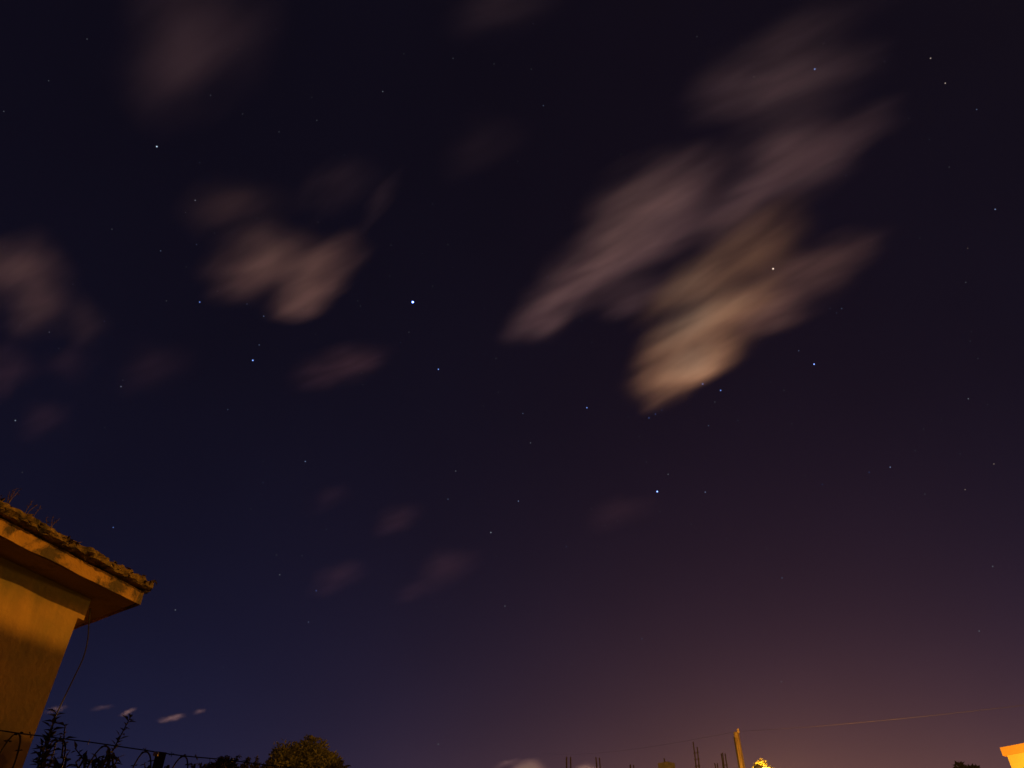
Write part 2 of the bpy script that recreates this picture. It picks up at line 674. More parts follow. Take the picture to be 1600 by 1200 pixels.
def weed(stems, dist, label, leafL=0.04, dens=95, fill=0.0):
    b0 = at_d(stems[0][0][0], stems[0][0][1], dist)
    root = empty('tall_weed', (b0.x, b0.y, 0))
    tag(root, label, 'weed', 'tall weeds along the wire fence')
    bs, bl = MB(), MB()
    for pth in stems:
        P = [at_d(x, y, dist + random.uniform(-0.05, 0.05)) for x, y in pth]
        low = Vector((b0.x * 0.7 + P[0].x * 0.3, b0.y * 0.7 + P[0].y * 0.3, 0))
        path = smooth_path([low, low.lerp(P[0], 0.55)] + P, 8)
        bs.tube(path, 0.010, 6, 0.002)
        nseg = len(path)
        tot = sum((b_ - a_).length for a_, b_ in zip(path[:-1], path[1:]))
        acc_ = 0.0
        ang = random.random() * 6
        for a_, b_ in zip(path[:-1], path[1:]):
            seg = (b_ - a_).length
            n = int(seg * dens + random.random())
            for k in range(n):
                q = a_.lerp(b_, (k + random.random()) / max(n, 1))
                f = (acc_ + seg * k / max(n, 1)) / tot          # 0 foot .. 1 tip
                if f < 0.25:
                    continue
                ang += 2.4
                t = (b_ - a_).normalized()
                o = t.orthogonal().normalized()
                dirn = (o * math.cos(ang) + t.cross(o) * math.sin(ang)) + t * random.uniform(0.35, 1.0)
                L = 1.45 * leafL * random.uniform(0.6, 1.15) * (1.25 - 0.6 * max(0, f - 0.5) * 1.6)
                bl.leaf(q, dirn, Vector((0, 0, 1)), L, L * random.uniform(0.34, 0.5), random.uniform(0.0, 0.5))
            acc_ += seg
    bs.build('stem', M_stem, root)
    bl.build('leaves', M_weed, root)


weed([[(58, 1225), (74, 1165), (88, 1114)], [(60, 1225), (66, 1180), (80, 1136)], [(56, 1230), (60, 1195), (66, 1160)]], 4.25,
     'dark bushy weed climbing up against the corner of the house', 0.045, 120)
weed([[(92, 1230), (97, 1180), (102, 1132)], [(84, 1230), (86, 1205), (83, 1185)]], 4.1,
     'upright reddish weed just right of the house corner', 0.040, 80)
weed([[(152, 1222), (178, 1170), (204, 1120)], [(160, 1215), (178, 1196), (186, 1182)]], 4.2,
     'tall leaning weed poking above the barbed wire', 0.038, 115)
weed([[(150, 1225), (134, 1192), (117, 1169)], [(128, 1215), (122, 1200), (118, 1190)], [(152, 1225), (148, 1200), (150, 1188)]], 4.15,
     'low weed bending left between the two tall weeds', 0.034, 90)
weed([[(228, 1230), (227, 1205), (226, 1192)], [(256, 1230), (257, 1205), (258, 1197)]], 4.6,
     'short weed tips beside the fence post', 0.025, 50)
weed([[(298, 1225), (300, 1205), (299, 1192)], [(316, 1225), (313, 1205), (312, 1192)], [(330, 1225), (326, 1200), (328, 1190)]], 4.9,
     'short weed tips between the fence post and the hedge', 0.028, 50)

# ------------------------------------------------------------------ hedge, low dark shrubs behind the fence
M_hedge = leaf_mat('dark_hedge_leaf', (0.025, 0.022, 0.014), (0.045, 0.036, 0.018), 4.0)


def shrub(xs, dist, label, name='hedge_bush', sprigs=(), leafL=0.05, n=2600, depth=0.5, grp='dark bushes behind the wire fence'):
    """xs: (x, y_top, radius px) lumps along the top"""
    P = [at_d(x, y, dist) for x, y, r in xs]
    c = sum(P, Vector()) / len(P)
    root = empty(name, (c.x, c.y, 0))
    tag(root, label, 'bush', grp)
    bl, bs = MB(), MB()
    for (x, y, rp), p in zip(xs, P):
        r = rp / FPX * dist
        cen = p - Vector((0, 0, r))
        for k in range(n // len(xs)):
            v = Vector((random.gauss(0, 1), random.gauss(0, 1), random.gauss(0, 1))).normalized()
            rr = r * (0.35 + 0.65 * random.random() ** 0.4) * (1 + 0.25 * mnoise.noise(v * 2.5 + p))
            q = cen + Vector((v.x * rr, v.y * rr * (1 + depth), v.z * rr if v.z > 0 else v.z * rr * 2.2))
            q.z = max(q.z, 0.05)
            bl.leaf(q, v + Vector((random.uniform(-1, 1), random.uniform(-1, 1), random.uniform(-.4, 1))), Vector((0, 0, 1)), leafL * random.uniform(.6, 1.2), leafL * 0.5, 0.3)
        bs.tube([Vector((c.x + (p.x - c.x) * .5, c.y + (p.y - c.y) * .5, 0)), cen.lerp(Vector((c.x, c.y, cen.z)), .25) - Vector((0, 0, r)), cen], 0.022, 6, 0.006)
    for sp in sprigs:
        S = [at_d(x, y, dist) for x, y in sp]
        path = smooth_path(S, 5)
        bs.tube(path, 0.004, 5, 0.0015)
        for a_ in path[2:]:
            for k in range(3):
                bl.leaf(a_, Vector((random.uniform(-1, 1), random.uniform(-1, 1), random.uniform(-.6, .6))), Vector((0, 0, 1)), leafL * .8, leafL * .36, .3)
    bl.build('leaves', M_hedge, root)
    bs.build('stem', M_stem, root)


shrub([(338, 1199, 22), (352, 1188, 20), (372, 1203, 25)], 5.6, 'dark bush touching the end of the barbed wire',
      sprigs=[[(352, 1194), (350, 1187), (357, 1182)], [(366, 1200), (368, 1188), (373, 1181)], [(381, 1202), (384, 1190), (388, 1184)]], leafL=0.035)
shrub([(392, 1197, 22), (408, 1199, 20), (423, 1200, 22)], 7.5, 'low ragged dark bush left of the round tree',
      sprigs=[[(398, 1196), (400, 1190), (401, 1185)], [(418, 1198), (420, 1192), (423, 1184)], [(390, 1195), (388, 1188), (386, 1185)]], leafL=0.04)
shrub([(448, 1204, 30), (480, 1203, 34), (512, 1202, 30), (528, 1196, 16)], 11.0, 'dark bush in front of the foot of the round tree',
      sprigs=[[(528, 1198), (532, 1192), (535, 1188)], [(535, 1202), (540, 1198), (544, 1197)]], leafL=0.06)

# small wall end with a lit face behind the bushes
M_brick = rough_mat('orange_plaster', (0.50, 0.26, 0.08), (0.58, 0.31, 0.10), 9.0, 0.85, 0.3)
gp = at_d(355, 1193, 9.0)
b = MB()
dv = Vector((math.cos(R(18)), math.sin(R(18)), 0))
dw = Vector((-dv.y, dv.x, 0))
zt = gp.z
gate = empty('gate_pillar', (gp.x, gp.y, 0))
tag(gate, 'small orange plastered pillar top showing behind the dark bush', 'pillar')
b.box((gp.x, gp.y, (zt - 0.05) / 2), dv, dw, Vector((0, 0, 1)), 0.12, 0.12, zt - 0.05)
b.build('shaft', M_brick, gate)
b = MB()
b.box((gp.x, gp.y, zt - 0.035), dv, dw, Vector((0, 0, 1)), 0.15, 0.15, 0.029)
b.box((gp.x, gp.y, zt - 0.008), dv, dw, Vector((0, 0, 1)), 0.10, 0.10, 0.024)
b.build('cap', M_brick, gate)


# ------------------------------------------------------------------ trees
def tree(name, label, top, width, dist, lumps, leaf, n, mat, grp, seed, squash=0.85):
    """top: (x, y) pixel of the crown's top; width in pixels"""
    rnd = random.Random(seed)
    T = at_d(top[0], top[1], dist)
    Rr = width / 2 / FPX * (T - Vector((0, 0, CAM_Z))).length
    root = empty(name, (T.x, T.y, 0))
    tag(root, label, 'tree', grp)
    cz = T.z - Rr * squash * 1.05
    cen = Vector((T.x, T.y, cz))
    bt, bl = MB(), MB()
    bt.tube(smooth_path([Vector((T.x, T.y, 0)), Vector((T.x + .05 * Rr, T.y, cz * .4)), Vector((T.x - .04 * Rr, T.y + .05, cz - Rr * .5)), cen], 5), Rr * 0.085, 10, Rr * 0.03)
    L = []
    for i in range(lumps):
        v = Vector((rnd.gauss(0, 1), rnd.gauss(0, 1), rnd.gauss(0.25, 0.8))).normalized()
        rr = rnd.uniform(0.45, 0.72)
        p = cen + Vector((v.x * Rr * rr, v.y * Rr * rr, v.z * Rr * rr * squash))
        L.append((p, Rr * rnd.uniform(0.26, 0.42)))
        bt.tube(smooth_path([Vector((T.x, T.y, cz - Rr * rnd.uniform(.4, .8))), cen.lerp(p, .5) - Vector((0, 0, .1 * Rr)), p], 4), Rr * 0.03, 6, Rr * 0.008)
    L.append((Vector((T.x + 0.02 * Rr, T.y - .1 * Rr, T.z - Rr * 0.16)), Rr * 0.16))
    for p, r in L:
        m = int(n * (r / Rr) ** 2 / (0.115 * lumps))
        for k in range(m):
            v = Vector((rnd.gauss(0, 1), rnd.gauss(0, 1), rnd.gauss(0, 1))).normalized()
            q = p + v * r * (0.55 + 0.5 * rnd.random() ** 0.6) * (1 + 0.3 * mnoise.noise(v * 3 + p))
            d = v + Vector((rnd.uniform(-.8, .8), rnd.uniform(-.8, .8), rnd.uniform(-.9, .5)))
            bl.leaf(q, d, v, leaf * rnd.uniform(.7, 1.3), leaf * rnd.uniform(.4, .6), 0.2)
    bt.build('trunk', M_bark, root)
    bl.build('crown', mat, root)
    return root


M_bark = rough_mat('bark', (0.07, 0.05, 0.035), (0.13, 0.09, 0.06), 8.0, 0.95, 0.6, stretch=(4, 4, 1))
M_tree = leaf_mat('olive_leaf', (0.10, 0.10, 0.022), (0.20, 0.175, 0.04), 1.2)
M_tree_far = leaf_mat('dark_leaf', (0.02, 0.024, 0.012), (0.035, 0.038, 0.016), 1.0)
tree('round_tree', 'round olive green tree lit by the street lamp', (485, 1153), 106, 25.0, 26, 0.12, 15000, M_tree, None, 5)
tree('dark_tree', 'small black tree crown beside the bright yellow house', (1495, 1197), 46, 45.0, 14, 0.28, 4000, M_tree_far, None, 8)

# ------------------------------------------------------------------ unfinished building with starter bars
BD = 30.0
M_conc = rough_mat('raw_concrete', (0.20, 0.185, 0.165), (0.30, 0.275, 0.24), 2.5, 0.9, 0.3)
M_rebar = rough_mat('rusty_rebar', (0.05, 0.03, 0.022), (0.08, 0.045, 0.03), 9.0, 0.85, 0.0)
M_block = rough_mat('grey_block_wall', (0.16, 0.145, 0.13), (0.23, 0.21, 0.185), 4.0, 0.9, 0.4)
ZR = at_d(1000, 1206, BD).z                            # roof level
A0 = at_d(870, 1206, BD)
A1 = at_d(1140, 1206, BD + 1.0)
bx = h2(A1 - A0).normalized()
by = Vector((-bx.y, bx.x, 0))
LB = h2(A1 - A0).length
ub = empty('unfinished_building', (A0.x, A0.y, 0))
tag(ub, 'unfinished flat roofed building below the rusty starter bars', 'building')


def rectp(o, u0, u1, v0, v1):
    return [((o + bx * a + by * c).x, (o + bx * a + by * c).y) for a, c in ((u0, v0), (u1, v0), (u1, v1), (u0, v1))]


b = MB()
# front wall in piers between window openings, two storeys
for st in (0, 1):
    z0 = st * (ZR - 0.2) / 2
    z1 = z0 + (ZR - 0.2) / 2
    nwin = 3
    wseg = LB / nwin
    for k in range(nwin):
        a = k * wseg
        b.prism(rectp(A0, a, a + wseg * .3, 0, .2), z0, z1)
        b.prism(rectp(A0, a + wseg * .7, a + wseg, 0, .2), z0, z1)
        b.prism(rectp(A0, a + wseg * .3, a + wseg * .7, 0, .2), z0, z0 + 0.95)
        b.prism(rectp(A0, a + wseg * .3, a + wseg * .7, 0, .2), z0 + 2.1, z1)
b.prism(rectp(A0, 0, .2, .2, 7.8), 0, ZR - .2)
b.prism(rectp(A0, LB - .2, LB, .2, 7.8), 0, ZR - .2)
b.prism(rectp(A0, 0, LB, 7.8, 8.0), 0, ZR - .2)
b.build('wall', M_block, ub)
b = MB()
b.prism(rectp(A0, -.15, LB + .15, -.15, 8.15), ZR - .2, ZR)
b.build('roof_slab', M_conc, ub)


def rebar(x, y_top, dist_v, nbar, gap, lean, label, extra=0.0):
    """a cluster of starter bars standing on the roof"""
    P = at_d(x, y_top, BD + dist_v)
    hgt = P.z - ZR
    b = MB()
    offs = [(-gap / 2, 0), (gap / 2, 0.05), (-gap / 2, gap), (gap / 2, gap)][:nbar]
    for i, (u, v) in enumerate(offs):
        hh = hgt * (1 - extra * i * 0.5) * random.uniform(0.97, 1.0)
        base = Vector((P.x, P.y, ZR)) + bx * (u - lean) + by * v
        top = Vector((P.x, P.y, ZR + hh)) + bx * (u + random.uniform(-.02, .02)) + by * v
        mid = base.lerp(top, .6) + bx * random.uniform(-.015, .015)
        b.tube([base - Vector((0, 0, .1)), mid, top], 0.021, 6)
    for k in range(1, int(hgt / 0.22)):
        z = ZR + k * 0.22
        f = k * 0.22 / hgt
        c = Vector((P.x, P.y, z)) + bx * (-lean * (1 - f))
        if z < ZR + hgt * (1 - extra):
            ring = [c + bx * (-gap / 2 - .02) - by * .02, c + bx * (gap / 2 + .02) - by * .02, c + bx * (gap / 2 + .02) + by * (gap + .02), c + bx * (-gap / 2 - .02) + by * (gap + .02)]
            b.tube(ring + [ring[0]], 0.008, 4)
    o = b.build('starter_bars', M_rebar)
    tag(o, label, 'rebar', 'rusty starter bars on the unfinished roof')


rebar(888, 1182, 0.4, 4, .15, 0, 'thick bundle of starter bars at the left end of the unfinished roof')
rebar(934, 1183, 0.5, 4, .12, -.02, 'lone bundle of starter bars second along the unfinished roof')
rebar(988, 1194, 2.5, 3, .12, 0, 'short bundle of starter bars left of the concrete block')
rebar(1086, 1158, 0.5, 4, .12, .03, 'tallest dark starter bars left of the lit lamp pole', 0.35)
rebar(1119, 1192, 0.8, 2, .08, 0, 'very short starter bar between the tall bundle and the pole')
rebar(1131, 1176, 0.6, 3, .14, .02, 'thin pair of starter bars nearest the lit lamp pole')

blk = empty('concrete_block', at_d(1040, 1206, BD + .6))
blk.location.z = ZR
tag(blk, 'squat concrete block with one lit side on the unfinished roof', 'block')
pB = at_d(1041, 1192.5, BD + .6)
b = MB()
qx = Vector((math.cos(R(48)), -math.sin(R(48)), 0))
qy = Vector((math.sin(R(48)), math.cos(R(48)), 0))
b.box((pB.x, pB.y, (ZR + pB.z) / 2 + .002), qx, qy, Vector((0, 0, 1)), .44, .44, pB.z - ZR - .004)
b.build('body', M_conc, blk)
b = MB()
b.tube([Vector((pB.x - .05, pB.y, pB.z - .01)), Vector((pB.x - .06, pB.y, pB.z + .17))], .03, 6, .02)
b.build('stub', M_rebar, blk)

# ------------------------------------------------------------------ street lamps (the lamps that light the place)
PA = 3000
SODIUM = (1.0, 0.43, 0.04)
M_pole = rough_mat('pale_concrete_pole', (0.20, 0.16, 0.11), (0.27, 0.22, 0.15), 7.0, 0.85, 0.25, (0.09, 0.07, 0.05), (.56, .66), 5.0)
M_metal = rough_mat('painted_metal', (0.22, 0.22, 0.21), (0.30, 0.29, 0.27), 6.0, 0.5, 0.05, metallic=0.3)
M_globe = glow_mat('sodium_globe', (1.0, 0.46, 0.07), 5.0)


def street_lamp(base, height, arm_dir, arm_len, lamp_z, power, label, radius, pole_r=0.085):
    root = empty('street_lamp', (base.x, base.y, 0))
    tag(root, label, 'street lamp', 'sodium street lamps')
    b = MB()
    b.lathe((base.x, base.y, 0), [(pole_r * 1.5, 0), (pole_r * 1.45, .35), (pole_r * 1.35, .4), (pole_r, height - .02), (pole_r * .8, height)], 8)
    b.build('pole', M_pole, root)
    tip = Vector((base.x, base.y, lamp_z + .16)) + arm_dir * arm_len
    b = MB()
    s0 = Vector((base.x, base.y, lamp_z - .15)) + arm_dir * pole_r * .6
    b.tube(smooth_path([s0, s0.lerp(tip, .45) + Vector((0, 0, .16)), tip], 6), .022, 8)
    b.build('arm', M_metal, root)
    hd_ = MB()
    hd_.lathe(tip - Vector((0, 0, .05)), [(.075, 0), (.085, .015), (.07, .05), (.045, .08), (.022, .095)], 18)
    hd_ = hd_.build('lamp_head', M_metal, root, smooth=False)
    g_ = MB()
    gr = .105
    g_.lathe(tip - Vector((0, 0, .05 + gr * 1.25)), [(gr * math.sin(PI * (k + .4) / 8.4), gr * 1.25 - gr * 1.25 * math.cos(PI * (k + .4) / 8.4) - gr * 1.25 + gr * 0.0) for k in range(5)] + [(gr, .02), (gr * .9, gr * 1.2)], 18)
    g_.build('globe', M_globe, root, smooth=True)
    ld = bpy.data.lights.new('lamp_light', 'POINT')
    ld.energy = power
    ld.color = SODIUM
    ld.shadow_soft_size = radius
    lo = bpy.data.objects.new('lamp_light', ld)
    lo.location = tip - Vector((base.x, base.y, .05 + gr * 2.6 + radius))
    lo.parent = root
    COL.objects.link(lo)
    return root, tip


# wooden utility pole in the picture
M_wood = rough_mat('weathered_wood', (0.26, 0.185, 0.10), (0.40, 0.29, 0.16), 9.0, 0.9, 0.5, (0.12, 0.08, 0.045), (.52, .64), 4.0, stretch=(3, 3, .6))
pt = at_d(1150, 1144, 20.0)
up = empty('utility_pole', (pt.x, pt.y, 0))
tag(up, 'wooden utility pole lit from one side with a wire over its top', 'pole')
b = MB()
b.lathe((pt.x, pt.y, 0), [(.10, 0), (.082, pt.z * .5), (.066, pt.z - .03), (.05, pt.z)], 10)
b.build('pole', M_wood, up)
b = MB()
b.tube([Vector((pt.x - .085, pt.y - .03, 2.2)), Vector((pt.x - .075, pt.y - .03, pt.z - .12))], .018, 6)
b.build('conduit', M_wire, up)
b = MB()
b.lathe(Vector((pt.x + .05, pt.y - .03, pt.z - .03)), [(.016, 0), (.034, .03), (.034, .05), (.024, .065), (.034, .08), (.016, .105)], 10)
b.build('insulator', M_ceramic, up)
# the street lamp whose glare shows at the bottom edge
lampB = at_d(1187, 1213, 16.0)
street_lamp(Vector((lampB.x + .75, lampB.y + .5, 0)), lampB.z, Vector((-.83, -.55, 0)).normalized(), .9, lampB.z, 2500, 'street lamp glaring through leaves at the foot of the picture', .22, .07)
# one more lamp of the same street stands right of the camera, far enough back to be cut off by the added shadow wall
street_lamp(Vector((8.0, -1.2, 0)), 8.8, Vector((-1, .1, 0)).normalized(), 1.0, 8.2, PA, 'tall street lamp standing behind the added shadow wall', .03)

# overhead wire that passes the top of the pole
b = MB()
w0, w1, w2 = at_d(940, 1166, 34.0), at_d(1150, 1143, 20.05), at_d(1640, 1083, 13.0)
wp = []
for A, B, sag in ((w0 + (w0 - w1) * 1.2, w1, .25), (w1, w2 + (w2 - w1) * .6, .12)):
    for k in range(24):
        t = k / 24
        p = A.lerp(B, t)
        p.z -= sag * 4 * t * (1 - t)
        wp.append(p)
b.tube(wp, .0021, 5)
M_ow = rough_mat('dull_copper_wire', (0.010, 0.006, 0.005), (0.014, 0.008, 0.006), 5, .8, 0.0)
tag(b.build('overhead_wire', M_ow), 'thin overhead wire rising right from the lamp pole', 'wire')

# leafy bush round the glowing lamp
M_bright = leaf_mat('pale_leaf', (0.16, 0.16, 0.05), (0.26, 0.24, 0.08), 4.0)
tree('small_tree', 'small leafy tree glowing around the street lamp', (1189, 1187), 44, 17.2, 14, .05, 3000, M_bright, None, 21, 1.0)

# ------------------------------------------------------------------ bright yellow house at the right
ZY = 3.75
Y0, Y1 = at_z(1562, 1168, ZY), at_z(1600, 1161, ZY)
yu = h2(Y1 - Y0).normalized()
yv = Vector((-yu.y, yu.x, 0))
if yv.dot(h2(Y0)) < 0:
    yv = -yv
M_yellow = rough_mat('yellow_limewash', (0.78, 0.62, 0.22), (0.84, 0.68, 0.26), 2.0, .85, .15)
M_cornice = rough_mat('orange_band', (0.66, 0.40, 0.12), (0.74, 0.46, 0.15), 3.0, .85, .15)
yh = empty('yellow_house', (Y0.x, Y0.y, 0))
tag(yh, 'bright yellow flat roofed house under strong lamp light', 'house')


def ypoly(a0, a1, c0, c1):
    pts = [(Y0 + yu * a + yv * c) for a, c in ((a0, c0), (a1, c0), (a1, c1), (a0, c1))]
    ar = sum(pts[i].x * pts[(i + 1) % 4].y - pts[(i + 1) % 4].x * pts[i].y for i in range(4))
    return [(p.x, p.y) for p in (pts if ar > 0 else pts[::-1])]


b = MB()
b.prism(ypoly(.05, 4.6, .004, 4.0), 0, ZY - .10)
b.build('wall', M_yellow, yh)
b = MB()
b.prism(ypoly(0, 4.7, 0, 4.05), ZY - .098, ZY)
b.build('cornice', M_cornice, yh)

# wall lamp on its lit face, just below the picture
wl = Y0 + yu * .75
wl.z = 2.75
wlo = empty('wall_lamp', wl)
tag(wlo, 'bracket lamp sticking out of the bright yellow wall below its orange band', 'wall lamp')
b = MB()
b.lathe(wl + yv * .02, [(.06, 0), (.06, .02), (.03, .035)], 14, -yv)
tipw = wl - yv * 1.05 + Vector((0, 0, .12))
b.tube(smooth_path([wl, wl - yv * .4 + Vector((0, 0, .16)), tipw], 6), .014, 8)
b.build('bracket', M_metal, wlo)
b = MB()
b.lathe(tipw - Vector((0, 0, .02)), [(.05, .0), (.07, .03), (.04, .05)], 14)
b.build('lamp_head', M_metal, wlo)
b = MB()
b.lathe(tipw - Vector((0, 0, .14)), [(.02, 0), (.05, .03), (.055, .07), (.045, .118)], 14)
b.build('globe', M_globe, wlo, smooth=True)
ld = bpy.data.lights.new('wall_lamp_light', 'POINT')
ld.energy = 170
ld.color = SODIUM
ld.shadow_soft_size = .05
lo = bpy.data.objects.new('wall_lamp_light', ld)
lo.location = tipw - wl - yv * .14 + Vector((0, 0, .02))
lo.parent = wlo
COL.objects.link(lo)

# ------------------------------------------------------------------ unseen wall, added right of the camera to cast the house's shadow line
M_gw = rough_mat('block_shadow_wall', (0.2, 0.18, 0.155), (0.28, 0.25, 0.21), 3.0, .9, .4)
LA = Vector((7.0, -1.1, 8.2 + .16 - .05 - .105 * 2.6 - .03))


def on_wall(x, y):
    """where a line of sight meets the long wall of the small house"""
    d = ray(x, y)
    k = (WX0 - Vector((0, 0, 0))).dot(NN) / d.dot(NN)
    return Vector((d.x * k, d.y * k, CAM_Z + d.z * k))


S0, S1 = on_wall(0, 1032), on_wall(105, 1066)
GX = 3.6
top = []
for S_ in (S0, S1):
    k = (GX - LA.x) / (S_.x - LA.x)
    top.append(LA.lerp(S_, k))
sl_ = (top[1].z - top[0].z) / (top[1].y - top[0].y)
print('shadow edge', S0, S1, 'wall top', top)
gwo = empty('shadow_wall', (GX, -1.0, 0))
tag(gwo, 'high grey block wall added unseen right of the camera for its shadow', 'wall')
ya, yb = -3.5, 2.2
za, zb = top[0].z + sl_ * (ya - top[0].y), top[0].z + sl_ * (yb - top[0].y)
for nm, d0, w_, mm in (('wall', .06, .2, M_gw), ('coping', 0, .26, M_conc)):
    b = MB()
    vs = []
    for y_, z_ in ((ya, za), (yb, zb)):
        lo = 0 if nm == 'wall' else z_ - .058
        hi = z_ - d0
        vs.append([b.bm.verts.new((GX + sx * w_ / 2, y_, zz)) for sx, zz in ((-1, lo), (1, lo), (1, hi), (-1, hi))])
    A_, B_ = vs
    for k in range(4):
        j_ = (k + 1) % 4
        b.bm.faces.new((A_[k], A_[j_], B_[j_], B_[k]))
    b.bm.faces.new(A_[::-1])
    b.bm.faces.new(B_)
    b.build(nm, mm, gwo)

# ------------------------------------------------------------------ thin night haze: the air the lamps glow in
m_, t_, out_ = new_mat('night_haze')
pv = t_.node('ShaderNodeVolumePrincipled')
pv.inputs['Color'].default_value = (.9, .9, .9, 1)
pv.inputs['Density'].default_value = 0.0005
t_.l.new(pv.outputs[0], out_.inputs['Volume'])
b = MB()
b.box((0, 0, 6.0), Vector((1, 0, 0)), Vector((0, 1, 0)), Vector((0, 0, 1)), 6200, 6200, 14.0)
tag(b.build('haze', m_, origin=(0, 0, 0)), 'thin warm night haze glowing round the street lamps', 'haze', None, 'stuff')

# ------------------------------------------------------------------ clouds
H_CLOUD = 1500.0


def cloud(name, label, cat, lobes, H=H_CLOUD, streak=(5.0, 1.0), tint=(0.95, 0.93, 0.92), nscale=1.0, contrast=(0.32, 0.68, 0.42, 1.5), group=None, squash=0.8):
    """lobes: (x1, y1, x2, y2, width_px, optical depth): soft ellipsoids of thin vapour drawn out by the wind, lying at height H"""
    L = []
    for x1, y1, x2, y2, w, od in lobes:
        A, B = at_z(x1, y1, H), at_z(x2, y2, H)
        c = (A + B) / 2
        d = c.length
        f = d * ray((x1 + x2) / 2, (y1 + y2) / 2).dot(ray(800, 600)) / FPX
        rad = w / 2 * f * (ray((x1 + x2) / 2, (y1 + y2) / 2).dot(ray(800, 600)))
        rad = w / 2 * d / FPX
        rad *= 1.5
        ln = (B - A).length / 2 * 1.15 + rad * 0.95
        L.append((c, h2(B - A), ln, rad, od))
    cen = sum((l[0] for l in L), Vector()) / len(L)
    axis = sum((l[1] for l in L), Vector()).normalized()
    bm = bmesh.new()
    PAD = 1.10
    rmin = min(l[3] for l in L)
    for c, ax, ln, rad, od in L:
        rz = math.atan2(ax.y, ax.x)
        M = Matrix.Translation(c - cen) @ Euler((0, 0, rz)).to_matrix().to_4x4() @ Matrix.Diagonal((ln * PAD, rad * PAD, rad * PAD * squash, 1))
        bmesh.ops.create_icosphere(bm, subdivisions=3, radius=1.0, matrix=M)
    me = bpy.data.meshes.new(name)
    bm.to_mesh(me)
    bm.free()
    o = bpy.data.objects.new(name, me)
    o.location = cen
    COL.objects.link(o)
    if len(L) > 1:
        md = o.modifiers.new('union', 'REMESH')
        md.mode = 'VOXEL'
        md.voxel_size = max(rmin * 0.22, max(l[2] for l in L) / 40)
        dg = bpy.context.evaluated_depsgraph_get()
        me2 = bpy.data.meshes.new_from_object(o.evaluated_get(dg))
        o.modifiers.clear()
        o.data = me2
        bpy.data.meshes.remove(me)
        me2.name = name
    m, t, out = new_mat(name + '_vapour')
    co = t.node('ShaderNodeTexCoord').outputs['Object']
    rmean = sum(l[3] for l in L) / len(L)
    rz = math.atan2(axis.y, axis.x)
    # slow waviness of the outlines
    nz = t.node('ShaderNodeTexNoise')
    t.l.new(t.mapping(co, 'TEXTURE', (0, 0, 0), (0, 0, rz), (rmean * 2.4, rmean * .8, rmean * .8)), nz.inputs['Vector'])
    nz.inputs['Scale'].default_value = 1.0
    nz.inputs['Detail'].default_value = 1.2
    warp = t.scale(t.v('SUBTRACT', nz.outputs['Color'], (0.5, 0.5, 0.5)), rmean * 1.05)
    cw = t.v('ADD', co, warp)
    dens = None
    for c, ax, ln, rad, od in L:
        q = t.mapping(cw, 'TEXTURE', tuple(c - cen), (0, 0, math.atan2(ax.y, ax.x)), (ln, rad, rad * squash))
        r2 = t.v('DOT_PRODUCT', q, q)
        k = t.m('SUBTRACT', 1.0, r2, clamp=True)
        k = t.m('MULTIPLY', t.m('POWER', k, 3.0), od / (rad * 0.9))
        dens = k if dens is None else t.m('ADD', dens, k)
    fine = t.noise(t.mapping(co, 'TEXTURE', (0, 0, 0), (0, 0, rz), (rmean * streak[0], rmean * streak[1], rmean * streak[1])), 2.0 * nscale, 2.5, 0.55)
    dens = t.m('MULTIPLY', dens, t.rng(fine, *contrast))
    vs = t.node('ShaderNodeVolumeScatter')
    vs.inputs['Color'].default_value = (*tint, 1)
    vs.inputs['Anisotropy'].default_value = 0.25
    t.l.new(dens, vs.inputs['Density'])
    t.l.new(vs.outputs[0], out.inputs['Volume'])
    o.data.materials.clear()
    o.data.materials.append(m)
    tag(o, label, cat, group)
    return o


G_CL = 'wind-drawn clouds in the night sky'
WARM = (1.0, 0.78, 0.62)
TAN = (0.93, 0.75, 0.90)
MAUV = (0.74, 0.65, 1.0)
GREY = (0.68, 0.63, 1.0)
RED = (0.88, 0.62, 1.0)
LOWT = (.92, .81, .92)
cloud('cloud', 'long mauve cloud streak left of the brightest tan cloud', 'cloud', [
    (808, 516, 905, 438, 74, .22), (880, 430, 1000, 372, 88, .22), (930, 395, 1094, 325, 100, .32), (950, 335, 1120, 262, 96, .28), (950, 480, 1030, 430, 62, .10), (880, 470, 1010, 400, 70, .12)],
    group=G_CL, tint=MAUV, nscale=1.3)
cloud('cloud', 'brightest tan cloud drawn out just above three small stars in line', 'cloud', [
    (1020, 602, 1130, 547, 74, .95), (1046, 598, 1112, 570, 46, .6), (1012, 550, 1140, 488, 66, .6), (1095, 512, 1195, 455, 66, .4), (1020, 486, 1120, 420, 72, .4), (1050, 510, 1140, 455, 80, .3), (1115, 425, 1230, 368, 96, .16), (1120, 395, 1232, 330, 76, .10), (1020, 590, 1200, 420, 120, .14)],
    group=G_CL, tint=WARM, nscale=1.4)
cloud('cloud', 'brown wing of cloud reaching right from the brightest cloud', 'cloud', [
    (1215, 445, 1367, 379, 62, .13), (1170, 508, 1248, 474, 54, .18), (1140, 480, 1260, 425, 72, .09), (1225, 470, 1310, 436, 56, .04)], group=G_CL, tint=TAN)
cloud('cloud', 'dim grey cloud below the topmost right cloud', 'cloud', [
    (1186, 272, 1290, 232, 104, .23), (1270, 240, 1400, 178, 56, .08), (1112, 334, 1212, 280, 70, .13), (1100, 370, 1180, 325, 60, .07)], group=G_CL, tint=MAUV)
cloud('cloud', 'broad faint grey cloud at the top right around a blue star', 'cloud', [
    (1105, 152, 1290, 66, 92, .15), (1180, 172, 1345, 92, 80, .10), (1200, 55, 1380, 5, 64, .022), (1160, 225, 1290, 150, 90, .045)], group=G_CL, tint=GREY, nscale=1.3)
